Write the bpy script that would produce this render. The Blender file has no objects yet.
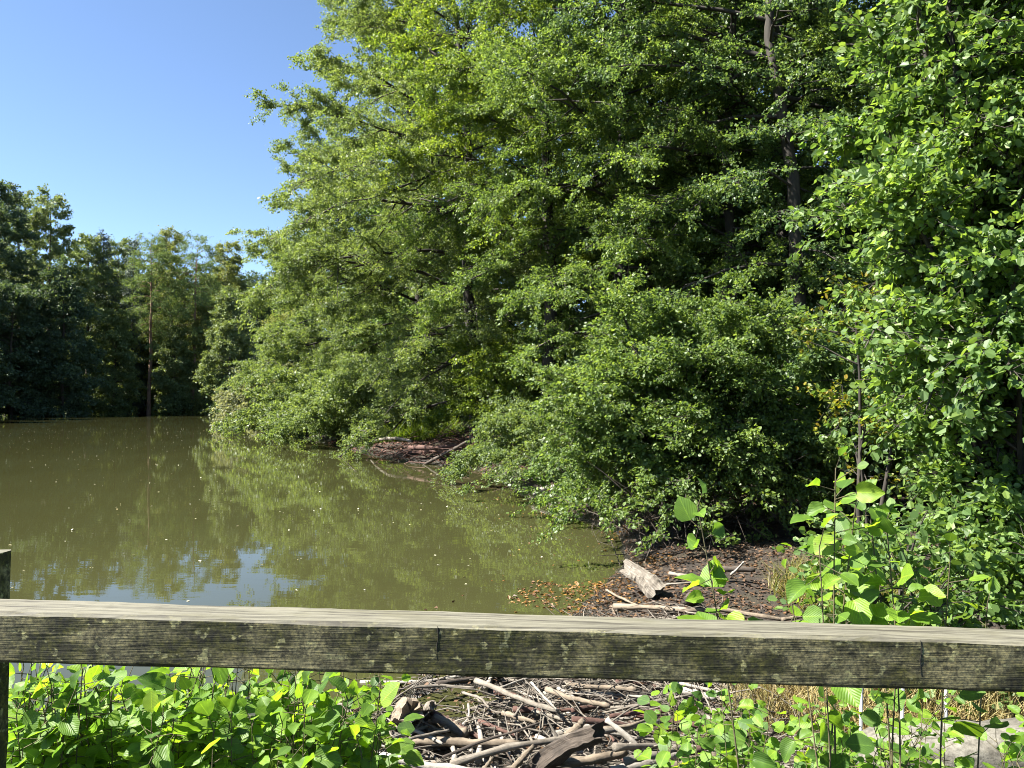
import bpy, math, random
import numpy as np
from mathutils import Vector

rng = np.random.default_rng(7)
random.seed(7)
C = bpy.context.scene
COL = C.collection
F, CX, HY, EYE = 759.0, 512.0, 400.0, 2.2     # focal length in px, principal x, horizon row, eye height above the water

def at(px, py, Y):
    return np.array([(px-CX)/F*Y, Y, EYE+(HY-py)/F*Y])
def on(px, py, z=0.0):
    Y = (EYE-z)*F/(py-HY)
    return np.array([(px-CX)/F*Y, Y, z])

# ------------------------------------------------------------------ objects
def tag(o, label=None, cat=None, group=None, kind=None):
    if label: o['label'] = label
    if cat: o['category'] = cat
    if group: o['group'] = group
    if kind: o['kind'] = kind
    return o
def empty(name, loc=(0,0,0), label=None, cat=None, group=None):
    o = bpy.data.objects.new(name, None); COL.objects.link(o)
    o.empty_display_size = .2
    o.location = Vector([float(v) for v in loc]); return tag(o, label, cat, group)
class MB:
    def __init__(s): s.v=[]; s.f4=[]; s.f3=[]; s.uv=[]; s.n=0; s.has_uv=False
    def add(s, v, f, uv=None):
        v=np.asarray(v,float).reshape(-1,3); f=np.asarray(f,int)
        if len(v)==0: return s
        s.v.append(v); (s.f4 if f.shape[1]==4 else s.f3).append(f+s.n); s.n+=len(v)
        s.uv.append(np.zeros((len(v),2)) if uv is None else uv)
        if uv is not None: s.has_uv=True
        return s
    def merge(s, o, off=(0,0,0), sc=1.0, rz=0.0):
        c,sn=math.cos(rz),math.sin(rz); M=np.array([[c,sn,0],[-sn,c,0],[0,0,1]])*sc
        for v in o.v: s.v.append(v@M+np.array(off))
        for f in o.f4: s.f4.append(f+s.n)
        for f in o.f3: s.f3.append(f+s.n)
        s.uv+=o.uv; s.n+=o.n; s.has_uv|=o.has_uv
        return s
    def mesh(s, name, mat, smooth=True):
        me=bpy.data.meshes.new(name)
        v=np.concatenate(s.v) if s.v else np.zeros((0,3))
        f4=np.concatenate(s.f4) if s.f4 else np.zeros((0,4),int)
        f3=np.concatenate(s.f3) if s.f3 else np.zeros((0,3),int)
        loops=np.concatenate([f4.ravel(),f3.ravel()]).astype(np.int32)
        nf=len(f4)+len(f3)
        starts=np.concatenate([np.arange(len(f4))*4, len(f4)*4+np.arange(len(f3))*3]).astype(np.int32)
        me.vertices.add(len(v)); me.vertices.foreach_set('co', v.astype(np.float32).ravel())
        me.loops.add(len(loops)); me.loops.foreach_set('vertex_index', loops)
        me.polygons.add(nf); me.polygons.foreach_set('loop_start', starts)
        if s.has_uv:
            uv=np.concatenate(s.uv)
            l=me.uv_layers.new(name='UVMap')
            l.data.foreach_set('uv', uv[loops].astype(np.float32).ravel())
        me.polygons.foreach_set('use_smooth', np.full(nf, smooth))
        me.update(calc_edges=True); me.validate()
        me.materials.append(mat)
        return me
    def build(s, name, mat, parent=None, smooth=True):
        o=bpy.data.objects.new(name, s.mesh(name, mat, smooth)); COL.objects.link(o)
        if parent: o.parent=parent
        return o
def copy_tree(root, loc, rz=0, sc=1.0, label=None):
    r=root.copy(); COL.objects.link(r); r.location=Vector([float(v) for v in loc]); r.rotation_euler=(0,0,rz); r.scale=(sc,)*3 if np.isscalar(sc) else sc
    if label: r['label']=label
    for ch in list(root.children):
        c=ch.copy(); COL.objects.link(c); c.parent=r
    return r

# ------------------------------------------------------------------ materials
def new_mat(name):
    m=bpy.data.materials.new(name); m.use_nodes=True
    nt=m.node_tree; b=nt.nodes['Principled BSDF']; return m,nt,b
def N(nt, t, **kw):
    n=nt.nodes.new(t)
    for k,v in kw.items():
        if k in n.inputs: n.inputs[k].default_value=v
        else: setattr(n,k,v)
    return n
def ramp(nt, src, stops):
    r=nt.nodes.new('ShaderNodeValToRGB'); e=r.color_ramp.elements
    while len(e)<len(stops): e.new(.5)
    for el,(p,c) in zip(e,stops): el.position=p; el.color=(*c,1)
    nt.links.new(src, r.inputs[0]); return r.outputs[0]
def mixc(nt, fac, a, b, mode='MIX'):
    m=nt.nodes.new('ShaderNodeMix'); m.data_type='RGBA'; m.blend_type=mode
    for i,v in ((0,fac),(6,a),(7,b)):
        if hasattr(v,'is_output'): nt.links.new(v,m.inputs[i])
        else: m.inputs[i].default_value = v if i==0 else (*v,1)
    return m.outputs[2]
def mapped(nt, scale, kind='Object'):
    tc=nt.nodes.new('ShaderNodeTexCoord'); mp=nt.nodes.new('ShaderNodeMapping')
    mp.inputs['Scale'].default_value=scale
    nt.links.new(tc.outputs[kind], mp.inputs[0]); return mp.outputs[0]
def noise(nt, vec, scale, detail=4, rough=.55, out='Fac'):
    n=N(nt,'ShaderNodeTexNoise'); n.inputs['Scale'].default_value=scale; n.inputs['Detail'].default_value=detail; n.inputs['Roughness'].default_value=rough
    nt.links.new(vec,n.inputs['Vector']); return n.outputs[out]
def bump(nt, b, h, strength=.5, dist=.01):
    n=nt.nodes.new('ShaderNodeBump'); n.inputs['Strength'].default_value=strength; n.inputs['Distance'].default_value=dist
    nt.links.new(h,n.inputs['Height']); nt.links.new(n.outputs[0], b.inputs['Normal']); return n

def leaf_mat(name, stops, rough=.48, trans=.5, tcol=(1.6,1.5,.7), spec=.5, veins=False):
    """leaf colour varies from leaf to leaf; part of the light passes through the blade"""
    m,nt,b=new_mat(name)
    g=nt.nodes.new('ShaderNodeNewGeometry')
    col=ramp(nt, g.outputs['Random Per Island'], stops)
    vec=mapped(nt,(1,1,1))
    big=noise(nt, vec, .55, 2)
    k=ramp(nt, big, [(.3,(.78,.82,.8)),(.7,(1.18,1.14,1.05))])
    col=mixc(nt,1.0,col,k,'MULTIPLY')
    if veins:
        uvn=nt.nodes.new('ShaderNodeUVMap'); uvn.uv_map='UVMap'
        sp=nt.nodes.new('ShaderNodeSeparateXYZ'); nt.links.new(uvn.outputs[0],sp.inputs[0])
        ab=N(nt,'ShaderNodeMath',operation='ABSOLUTE'); nt.links.new(sp.outputs[1],ab.inputs[0])
        ma=N(nt,'ShaderNodeMath',operation='MULTIPLY_ADD'); nt.links.new(ab.outputs[0],ma.inputs[0]); ma.inputs[1].default_value=-.75
        nt.links.new(sp.outputs[0],ma.inputs[2])
        m7=N(nt,'ShaderNodeMath',operation='MULTIPLY'); nt.links.new(ma.outputs[0],m7.inputs[0]); m7.inputs[1].default_value=8*2*math.pi
        sn=N(nt,'ShaderNodeMath',operation='COSINE'); nt.links.new(m7.outputs[0],sn.inputs[0])
        v=ramp(nt, sn.outputs[0], [(.72,(1,1,1)),(.97,(1.26,1.2,1.1))])
        mid=ramp(nt, ab.outputs[0], [(.0,(1.7,1.55,1.4)),(.07,(1,1,1))])
        col=mixc(nt,1.0,col,v,'MULTIPLY'); col=mixc(nt,1.0,col,mid,'MULTIPLY')
        sp2=noise(nt,vec,95,3,.6); col=mixc(nt,ramp(nt,sp2,[(.68,(0,0,0)),(.73,(.8,.8,.8))]),col,(.10,.06,.02))
        md=noise(nt,vec,28,3,.6); col=mixc(nt,1.0,col,ramp(nt,md,[(.35,(.78,.82,.8)),(.65,(1.15,1.12,1.0))]),'MULTIPLY')
        bump(nt,b,sn.outputs[0],.2,.002)
    nt.links.new(col,b.inputs['Base Color']); b.inputs['Roughness'].default_value=rough
    b.inputs['Specular IOR Level'].default_value=spec
    tr=nt.nodes.new('ShaderNodeBsdfTranslucent')
    tc=mixc(nt,1.0,col,tcol,'MULTIPLY'); nt.links.new(tc,tr.inputs[0])
    mx=nt.nodes.new('ShaderNodeMixShader'); mx.inputs[0].default_value=trans
    nt.links.new(b.outputs[0],mx.inputs[1]); nt.links.new(tr.outputs[0],mx.inputs[2])
    nt.links.new(mx.outputs[0], nt.nodes['Material Output'].inputs[0])
    return m
def G(*a):
    return [(i/(len(a)-1),c) for i,c in enumerate(a)]
M={}
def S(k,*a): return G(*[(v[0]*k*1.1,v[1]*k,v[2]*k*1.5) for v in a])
M['alder']=leaf_mat('alder_leaf', S(1.9,(.032,.060,.012),(.048,.085,.015),(.062,.105,.018),(.085,.130,.024)))
M['alder_olive']=leaf_mat('alder_leaf_olive', S(1.55,(.045,.074,.018),(.062,.100,.023),(.076,.120,.027),(.104,.147,.037)), rough=.45)
M['alder_bright']=leaf_mat('alder_leaf_bright', S(1.4,(.045,.085,.010),(.070,.120,.012),(.090,.145,.014),(.120,.170,.020)), trans=.55)
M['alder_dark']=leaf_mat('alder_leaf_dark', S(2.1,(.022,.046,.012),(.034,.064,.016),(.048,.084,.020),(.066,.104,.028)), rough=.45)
M['bush']=leaf_mat('bush_leaf', S(1.8,(.036,.074,.014),(.050,.096,.018),(.066,.120,.020),(.100,.160,.024)), rough=.5)
M['near']=leaf_mat('near_leaf', G((.068,.145,.03),(.10,.19,.03),(.135,.25,.03),(.17,.30,.03),(.215,.325,.035)), rough=.5, trans=.55, veins=True)
M['yellow']=leaf_mat('yellow_leaf', G((.09,.13,.02),(.14,.17,.02),(.20,.20,.02),(.24,.17,.02)), trans=.4)
M['willow']=leaf_mat('willow_leaf', S(1.35,(.07,.095,.035),(.10,.125,.05),(.13,.16,.075),(.17,.19,.10)), rough=.5)
M['far_dark']=leaf_mat('far_leaf_dark', S(1.9,(.022,.042,.016),(.032,.056,.018),(.042,.068,.020)), rough=.55,trans=.35)
M['far_mid']=leaf_mat('far_leaf_mid', S(2.2,(.038,.060,.016),(.055,.082,.020),(.070,.098,.024)), rough=.55,trans=.3)
M['far_light']=leaf_mat('far_leaf_light', S(1.7,(.06,.085,.018),(.085,.112,.022),(.11,.135,.026)), rough=.55,trans=.35)
M['needle']=leaf_mat('spruce_needle', S(1.8,(.020,.038,.020),(.030,.050,.024),(.040,.062,.028)), rough=.6,trans=.12)
M['pine_needle']=leaf_mat('pine_needle', S(1.9,(.040,.068,.018),(.055,.088,.022),(.07,.105,.026)), rough=.8,trans=.3,spec=.2)
M['fern']=leaf_mat('fern_leaf', G((.07,.12,.014),(.10,.155,.018),(.13,.18,.022)), trans=.45)
M['grass']=leaf_mat('grass_blade', G((.07,.10,.018),(.12,.14,.024),(.20,.18,.05),(.26,.22,.08)), rough=.5,trans=.35)
M['straw']=leaf_mat('straw_blade', G((.16,.12,.045),(.26,.20,.08),(.36,.29,.13),(.12,.13,.03)), rough=.6,trans=.3,tcol=(1.1,1,.7))
M['litter']=leaf_mat('dead_leaf', G((.022,.013,.008),(.045,.024,.013),(.07,.036,.018),(.12,.06,.024),(.09,.06,.035)), rough=.7,trans=.1,tcol=(1,1,1))
M['litter_red']=leaf_mat('red_dead_leaf', G((.03,.010,.007),(.07,.024,.014),(.11,.04,.022),(.15,.07,.04)), rough=.7,trans=.1,tcol=(1,1,1))
M['litter_orange']=leaf_mat('orange_dead_leaf', G((.05,.025,.01),(.10,.045,.012),(.17,.08,.016),(.24,.12,.02)), rough=.6,trans=.15,tcol=(1,1,1))
M['speck']=leaf_mat('pale_floating_leaf', G((.20,.18,.07),(.38,.36,.22),(.55,.53,.42),(.30,.24,.08)), rough=.5,trans=.1,tcol=(1,1,1))

def bark(name, a, b_, c, scale=6, zs=.25, rough=.85, bs=.6):
    m,nt,b=new_mat(name)
    v=mapped(nt,(1,1,zs)); n=noise(nt,v,scale,6,.65)
    nt.links.new(ramp(nt,n,[(.3,a),(.5,b_),(.72,c)]), b.inputs['Base Color'])
    b.inputs['Roughness'].default_value=rough; bump(nt,b,n,bs,.02); return m
M['bark']=bark('alder_bark',(.012,.009,.007),(.030,.024,.018),(.066,.056,.043))
M['bark_far']=bark('far_bark',(.03,.024,.018),(.07,.055,.04),(.12,.095,.07),2)
M['pine_bark']=bark('pine_bark',(.09,.05,.03),(.17,.10,.06),(.26,.17,.11),2)
M['stem']=bark('green_stem',(.035,.032,.015),(.07,.06,.025),(.12,.10,.05),20)
def wood(name, a, b_, c, stretch=(14,14,14)):
    m,nt,b=new_mat(name)
    uvn=nt.nodes.new('ShaderNodeUVMap'); uvn.uv_map='UVMap'
    mp=nt.nodes.new('ShaderNodeMapping'); mp.inputs['Scale'].default_value=(1.2,9,1); nt.links.new(uvn.outputs[0],mp.inputs[0])
    n1=noise(nt,mp.outputs[0],5,6,.7)
    n2=noise(nt,mapped(nt,(1,1,1)),9,5,.65)
    col=ramp(nt,n1,[(.28,a),(.48,b_),(.7,c)])
    k=ramp(nt,n2,[(.3,(.45,.42,.38)),(.6,(1.1,1.08,1.05))])
    nt.links.new(mixc(nt,1,col,k,'MULTIPLY'),b.inputs['Base Color']); b.inputs['Roughness'].default_value=.8
    bump(nt,b,n1,.8,.008); return m
M['wood_grey']=wood('grey_driftwood',(0.072,0.061,0.047),(0.173,0.151,0.122),(0.302,0.281,0.238))
M['wood_tan']=wood('tan_driftwood',(.075,.055,.038),(.175,.14,.10),(.30,.25,.19))
M['wood_white']=wood('bleached_driftwood',(0.136,0.122,0.102),(0.286,0.265,0.231),(0.408,0.388,0.347))
M['wood_dark']=wood('dark_wet_wood',(0.016,0.012,0.009),(0.050,0.038,0.028),(0.120,0.095,0.075))
M['wood_red']=wood('red_brown_wood',(0.027,0.013,0.009),(0.081,0.038,0.027),(0.171,0.090,0.068))

# ------------------------------------------------------------------ shape makers
def unit(a):
    return a/np.maximum(np.linalg.norm(a,axis=-1,keepdims=True),1e-9)
def tubes(P, R, s=6, cap=True, uvs=1.0):
    """P (n,k,3) polylines, R (n,k) radii -> verts, quads, uv"""
    P=np.asarray(P,float); R=np.asarray(R,float); n,k,_=P.shape
    T=np.gradient(P,axis=1); T=unit(T)
    ref=np.where(np.abs(T[:,:1,2:3])>.9, np.array([1.,0,0]), np.array([0,0,1.]))
    ref=np.broadcast_to(ref,T.shape)
    A=unit(np.cross(T,ref)); B=np.cross(T,A)
    th=np.arange(s)/s*2*math.pi
    ring=A[:,:,None,:]*np.cos(th)[None,None,:,None]+B[:,:,None,:]*np.sin(th)[None,None,:,None]
    V=P[:,:,None,:]+ring*R[:,:,None,None]
    idx=np.arange(n*k*s).reshape(n,k,s); nx=np.roll(idx,-1,axis=2)
    Q=np.stack([idx[:,:-1],nx[:,:-1],nx[:,1:],idx[:,1:]],-1).reshape(-1,4)
    L=np.concatenate([np.zeros((n,1)),np.cumsum(np.linalg.norm(np.diff(P,axis=1),axis=2),axis=1)],1)
    U=np.stack([np.broadcast_to(L[:,:,None],(n,k,s)),np.broadcast_to(th[None,None]/(2*math.pi),(n,k,s))],-1).reshape(-1,2)
    return V.reshape(-1,3),Q,U
def add_tubes(mb,P,R,s=6):
    v,q,u=tubes(P,R,s); mb.add(v,q,u)
    return mb
TM={}
TM['far']=(np.array([[0,0,0],[.45,-.5,.10],[1,0,-.08],[.45,.5,.10]]),np.array([[0,1,2,3]]))
TM['mid']=(np.array([[0,0,0],[.28,-.46,.08],[.78,-.38,.05],[1,0,-.10],[.78,.38,.05],[.28,.46,.08]]),np.array([[0,1,2,3],[0,3,4,5]]))
TM['needle']=(np.array([[0,-.15,0],[.5,-.5,.0],[1,0,-.05],[.5,.5,.0]]),np.array([[0,1,2,3]]))
TM['blade']=(np.array([[0,-.5,0],[0,.5,0],[.6,.35,.06],[.6,-.35,.06],[1,0,-.10]]),None)
def near_template(kind=0):
    st=np.array([0,.10,.25,.42,.58,.74,.88,1.0])
    wd=np.array([.03,.24,.41,.49,.50,.44,.29,.05]) if kind==0 else np.array([.03,.34,.48,.50,.46,.36,.22,.02])
    cv=np.array([-1,-.55,0,.55,1])
    V=[];U=[]
    for i,(s,w) in enumerate(zip(st,wd)):
        for c in cv:
            ser=1+(.05 if i%2 else -.03)*(abs(c)==1)
            V.append([s-.03*abs(c)*(i not in(0,7)), c*w*ser, .16*abs(c)*w*2-.20*s*s*.9+.035*math.sin(s*25)*abs(c)])
            U.append([s,c*w*2])
    q=[]
    for i in range(len(st)-1):
        for j in range(4):
            a=i*5+j; q.append([a,a+1,a+6,a+5])
    return np.array(V),np.array(q),np.array(U)
def leaves(mb, pos, d, nrm, L, W, tmpl='far'):
    n=len(pos)
    d=unit(d); nrm=nrm-d*np.sum(nrm*d,-1,keepdims=True); nrm=unit(nrm); sd=np.cross(nrm,d)
    uv=None
    if tmpl.startswith('near'):
        T,Q,U=near_template(int(tmpl[4:] or 0)); uv=np.tile(U,(n,1))
    else: T,Q=TM[tmpl]
    L=np.broadcast_to(L,(n,)); W=np.broadcast_to(W,(n,))
    V=pos[:,None]+d[:,None]*(T[None,:,0:1]*L[:,None,None])+sd[:,None]*(T[None,:,1:2]*W[:,None,None])+nrm[:,None]*(T[None,:,2:3]*(L*rng.uniform(-.3,2.1,n))[:,None,None])
    k=len(T); f=(np.arange(n)[:,None,None]*k+Q[None]).reshape(-1,Q.shape[1])
    mb.add(V.reshape(-1,3),f,uv); return mb
def lerp_poly(P, s):
    """P (n,k,3), s (n,) in 0..1 -> points and tangents"""
    k=P.shape[1]; x=np.clip(s,0,.999)*(k-1); i=x.astype(int); f=(x-i)[:,None]; r=np.arange(len(s))
    a=P[r,i]; b=P[r,i+1]; return a*(1-f)+b*f, unit(b-a)
UP=np.array([0,0,1.])

def grow(prims, prad, rg, sec_m=2.2, sec_len=.42, sec_min=.35, s0=.18, twig_m=5., twig_len=.45, nleaf=14, leaf=.1, lw=.75,
         tmpl='far', up=1.15, droop=.12, jit=.10, wood_sides=4, twig_wood=False, spread=1.0, keep=None):
    """prims: (n,k,3). Grows side branches, twigs and leaves; returns wood MB and leaf MB"""
    wd=MB(); lf=MB()
    prims=np.asarray(prims); L=np.linalg.norm(np.diff(prims,axis=1),axis=2).sum(1)
    add_tubes(wd, prims, prad, wood_sides+1)
    ns=np.maximum(2,(L*sec_m).astype(int)); idx=np.repeat(np.arange(len(prims)),ns)
    s=s0+(1.0-s0)*rg.random(len(idx))**.9
    p,t=lerp_poly(prims[idx],s)
    side=unit(np.cross(t,UP)+1e-6); sg=np.where(rg.random(len(idx))<.5,-1,1)[:,None]
    ang=np.radians(rg.uniform(28,80,len(idx)))[:,None]
    roll=rg.normal(0,.38*spread,len(idx))[:,None]
    lat=side*sg*np.cos(roll)+UP*np.sin(roll)
    d=unit(t*np.cos(ang)+lat*np.sin(ang))
    l=sec_min+sec_len*L[idx]*(1-.72*s)*rg.uniform(.5,1.15,len(idx))
    kk=np.linspace(0,1,4)
    S=p[:,None]+d[:,None]*(l[:,None,None]*kk[None,:,None])
    S[:,:,2]+=(l[:,None]*(-droop)*kk[None]**2)
    S[:,1:]+=rg.normal(0,.04,(len(idx),3,3))*l[:,None,None]
    pr,_=lerp_poly(prad[idx][:,:,None].repeat(3,2),s)
    r0=np.minimum(pr[:,0]*.7,.008+.012*l)
    add_tubes(wd,S,r0[:,None]*(1-.75*kk[None]),wood_sides)
    allP=np.concatenate([S, prims[:,[ -3,-2,-2,-1]] if prims.shape[1]>=4 else prims[:,[0,0,1,1]]])
    allL=np.concatenate([l, L*.3])
    nt_=np.maximum(2,(allL*twig_m+rg.random(len(allL))).astype(int)); ti=np.repeat(np.arange(len(allP)),nt_)
    s=.12+.88*rg.random(len(ti)); p,t=lerp_poly(allP[ti],s)
    side=unit(np.cross(t,UP)+1e-6)*np.where(rg.random(len(ti))<.5,-1,1)[:,None]
    ang=np.radians(rg.uniform(10,75,len(ti)))[:,None]; roll=rg.normal(0,.45*spread,len(ti))[:,None]
    td=unit(t*np.cos(ang)+(side*np.cos(roll)+UP*np.sin(roll))*np.sin(ang))
    tl=twig_len*rg.uniform(.5,1.2,len(ti))
    if keep is not None:
        m=keep(p); p,td,tl=p[m],td[m],tl[m]
    if twig_wood:
        e=p+td*tl[:,None]; add_tubes(wd,np.stack([p,(p+e)/2,e],1),np.tile([[.004,.003,.0015]],(len(p),1)),3)
    nl=np.maximum(1,rg.poisson(nleaf,len(p))); li=np.repeat(np.arange(len(p)),nl)
    q=rg.random(len(li))[:,None]*1.05
    pos=p[li]+td[li]*tl[li][:,None]*q+rg.normal(0,jit*.5,(len(li),3))*np.array([1,1,.7])
    pos[:,2]-=.10*twig_len*q[:,0]
    rd=unit(rg.normal(0,1,(len(li),3)))
    nrm=unit(UP*up+rd)
    ld=unit(td[li]*.8+rg.normal(0,.6,(len(li),3))-UP*.25)
    sz=leaf*rg.uniform(.5,1.3,len(li))
    if keep is not None:
        m=pos[:,2]>-1e9; pos,ld,nrm,sz=pos[m],ld[m],nrm[m],sz[m]
    leaves(lf,pos,ld,nrm,sz,sz*lw,tmpl)
    return wd,lf

def trunk_path(H, lean=(0,0), wig=.25, k=12, rg=rng):
    t=np.linspace(0,1,k); P=np.zeros((k,3)); P[:,2]=t*H
    P[:,0]=lean[0]*t**1.3; P[:,1]=lean[1]*t**1.3
    w=np.cumsum(rg.normal(0,wig/math.sqrt(k),(k,2)),0); P[1:,:2]+=w[1:]*np.minimum(1,t[1:,None]*3)
    return P
def limbs(P, H, R, base, n, rg, prof='ovate', az0=None, asym=.0, el=(8,62), droop=.25, kk=6, low_all=1.0):
    k=len(P); out=[]; rad=[]
    az=rg.random()*6.28
    for i in range(n):
        t=base+(.985-base)*((i+rg.random()*.8)/n)**.9
        az+=2.4+rg.normal(0,.35)
        u=(t-base)/(1-base)
        if prof=='ovate': w=(.55+.45*min(1,u/.35))*(1-max(0,u-.3)/.7)**.75*1.0+.10
        elif prof=='cone': w=(1-u)**.9+.04
        elif prof=='column': w=(.8+.2*min(1,u/.3))*(1-max(0,u-.55)/.45)**.6+.08
        else: w=math.sin(math.pi*min(1,.12+u*.88))**.6+.06
        Lh=R*w*rg.uniform(.72,1.16)
        if az0 is not None: Lh*=1+asym*math.cos(az-az0)
        p0=P[0]*0+np.array([np.interp(t*(k-1),np.arange(k),P[:,j]) for j in range(3)])
        e=math.radians(el[0]+(el[1]-el[0])*u**1.4+rg.normal(0,7))
        s=np.linspace(0,1,kk); 
        b=np.zeros((kk,3)); b[:,0]=Lh*s*math.cos(az); b[:,1]=Lh*s*math.sin(az)
        b[:,2]=Lh*(math.tan(e)*s*.9-droop*(1.2-u)*s**2.2)
        nz=rg.normal(0,.035,(kk,3))*Lh; nz[0]=0
        out.append(p0+b+np.cumsum(nz,0)*.6)
        r0=.012+.0095*Lh; rad.append(r0*(1-.85*s))
    return np.array(out),np.array(rad)
def make_tree(name, loc, H, R, base, n, mats, rg, label=None, cat='tree', group=None, lean=(0,0), prof='ovate', az0=None, asym=0, el=(8,62), droop=.25,
              r0=None, wig=.35, trunk_bark='bark', link=True, extra=None, **g):
    P=trunk_path(H,lean,wig,rg=rg); t=np.linspace(0,1,len(P)); r0=r0 or H*.011
    pr,ra=limbs(P,H,R,base,n,rg,prof,az0,asym,el,droop)
    if extra is not None:
        pr=np.concatenate([pr,extra[0]]); ra=np.concatenate([ra,extra[1]])
    wd,lf=grow(pr,ra,rg,**g)
    tk=MB(); rr=r0*(1-t)**.8+.012; rr[0]*=1.35
    add_tubes(tk,P[None],rr[None],9); tk.merge(wd)
    if not link: return tk,lf
    root=empty(name,loc,label,cat,group)
    tk.build('trunk',M[trunk_bark],root); lf.build('crown',mats if not isinstance(mats,str) else M[mats],root,smooth=False)
    return root
def make_shrub(name, loc, n, H, R, mat, rg, label=None, cat='shrub', group=None, up_el=(35,85), az0=None, asym=0, arch=.5, leafname='foliage', link=True, **g):
    out=[];rad=[]; az=rg.random()*6.28
    for i in range(n):
        az+=2.4+rg.normal(0,.3); s=np.linspace(0,1,6)
        f=(i+.5)/n
        h=H*(1-.55*f**1.2)*rg.uniform(.85,1.05); r=R*(.25+.85*f**.6)*rg.uniform(.8,1.1)
        if az0 is not None: r*=1+asym*math.cos(az-az0)
        b=np.zeros((6,3)); b[:,0]=r*math.cos(az)*s**1.15+rg.normal(0,.08); b[:,1]=r*math.sin(az)*s**1.15+rg.normal(0,.08)
        b[:,2]=h*(1.45*s-.45*s**2.0 - arch*f*s**3)
        nz=rg.normal(0,.03,(6,3))*h; nz[0]=0; out.append(b+np.cumsum(nz,0)*.5); rad.append((.010+.006*h)*(1-.85*s))
    wd,lf=grow(np.array(out),np.array(rad),rg,**g)
    if not link: return wd,lf
    root=empty(name,loc,label,cat,group)
    wd.build('stems',M['bark'],root); lf.build(leafname,M[mat],root,smooth=g.get('tmpl','far').startswith('near'))
    return root

# ------------------------------------------------------------------ ground and water
POND=np.array([(-40,2.6),(-10,3.2),(-3,4.0),(-1.25,4.5),(-1.05,5.2),(-.75,5.9),(-.2,6.35),(.45,7.2),(.8,8.3),(1.5,10.2),(1.75,12.5),(.9,15),(.2,17.6),
 (-.6,22),(-1.2,24.3),(-4,27),(-6,31),(-8.2,36),(-11.6,42),(-18,58),(-26,76),(-38,105),(-52,136),(-70,132),(-84,112),(-78,92),(-62,72),(-58,45),(-55,20)],float)
def sdist(x,y):
    p=np.stack([x,y],-1); best=np.full(x.shape,1e9); ins=np.zeros(x.shape,bool)
    for a,b in zip(POND,np.roll(POND,-1,axis=0)):
        e=b-a; w=p-a; t=np.clip((w@e)/(e@e),0,1); best=np.minimum(best,np.linalg.norm(w-t[...,None]*e,axis=-1))
        c=(a[1]<=y)!=(b[1]<=y); xi=a[0]+(y-a[1])/(b[1]-a[1]+1e-12)*e[0]; ins^=c&(x<xi)
    return np.where(ins,-best,best)
def wob(x,y):
    return (np.sin(x*1.7+y*.9)*np.sin(y*1.3-x*.5)+.5*np.sin(x*4.1+1)*np.sin(y*3.7)+.3*np.sin(x*9+y*7))*.5
def gz(x,y):
    x=np.asarray(x,float); y=np.asarray(y,float); d=sdist(x,y)
    near=np.clip((y-3)/6,0,1)*np.clip((x+1)/3,0,1)+np.clip((y-14)/10,0,1); near=np.clip(near,0,1)
    out=.03+(.035+.40*near)*(1-np.exp(-np.maximum(d,0)/1.6))+near*(.03*np.maximum(d-3,0))+.07*np.clip(d-12,0,90)
    out=out+wob(x,y)*(.012+.035*near)*np.clip(d/.8,0,1)+wob(x*.35,y*.35)*.12*np.clip(d/4,0,1)*near
    e=((x+.42)/.27)**2+((y-5.52)/.27)**2; dip=np.clip((1.35-e)*1.2,0,1)*.22
    return np.where(d>0,np.maximum(out,.012)-dip,-np.minimum(.55*-d,1.4)-.02+0*d)
def g1(x,y): return float(gz(np.array([x]),np.array([y]))[0])

def axis(lo,hi,c,fine,growth):
    a=[c]; s=fine
    while a[-1]<hi: a.append(a[-1]+s); s=min(s*growth,60) if a[-1]>c+9 else s
    b=[c]; s=fine
    while b[-1]>lo: b.append(b[-1]-s); s=min(s*growth,60) if b[-1]<c-6 else s
    return np.array(sorted(set(b+a)))
xs=axis(-700,700,1.5,.14,1.045); ys=axis(-300,900,8,.14,1.045)
X,Y=np.meshgrid(xs,ys); Z=gz(X,Y)
gm=MB(); idx=np.arange(X.size).reshape(X.shape)
gm.add(np.stack([X,Y,Z],-1).reshape(-1,3), np.stack([idx[:-1,:-1],idx[:-1,1:],idx[1:,1:],idx[1:,:-1]],-1).reshape(-1,4))
m,nt,b=new_mat('forest_floor'); v=mapped(nt,(1,1,1))
n1=noise(nt,v,.9,5); n2=noise(nt,v,26,6,.7); n3=noise(nt,v,110,3,.6)
c1=ramp(nt,n2,[(.3,(.010,.007,.005)),(.5,(.030,.021,.013)),(.68,(.07,.047,.030)),(.8,(.11,.08,.055))])
c2=ramp(nt,n2,[(.3,(.02,.018,.008)),(.6,(.06,.055,.02)),(.8,(.10,.09,.035))])
ge=nt.nodes.new('ShaderNodeNewGeometry'); sz=nt.nodes.new('ShaderNodeSeparateXYZ'); nt.links.new(ge.outputs['Position'],sz.inputs[0])
wz=N(nt,'ShaderNodeMath',operation='MULTIPLY_ADD'); nt.links.new(n2,wz.inputs[0]); wz.inputs[1].default_value=-.14; nt.links.new(sz.outputs[2],wz.inputs[2])
wet=ramp(nt,wz.outputs[0],[(.0,(1,1,1)),(.07,(0,0,0))])
c1=mixc(nt,wet,c1,(.014,.011,.007)); nt.links.new(ramp(nt,wz.outputs[0],[(0,(.28,.28,.28)),(.07,(.9,.9,.9))]),b.inputs['Roughness'])
nt.links.new(mixc(nt,ramp(nt,n1,[(.52,(0,0,0)),(.68,(1,1,1))]),c1,c2),b.inputs['Base Color'])
ad=N(nt,'ShaderNodeMath',operation='ADD'); nt.links.new(n2,ad.inputs[0]); nt.links.new(n3,ad.inputs[1]); bump(nt,b,ad.outputs[0],.9,.03)
tag(gm.build('ground',m),kind='structure')

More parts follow.
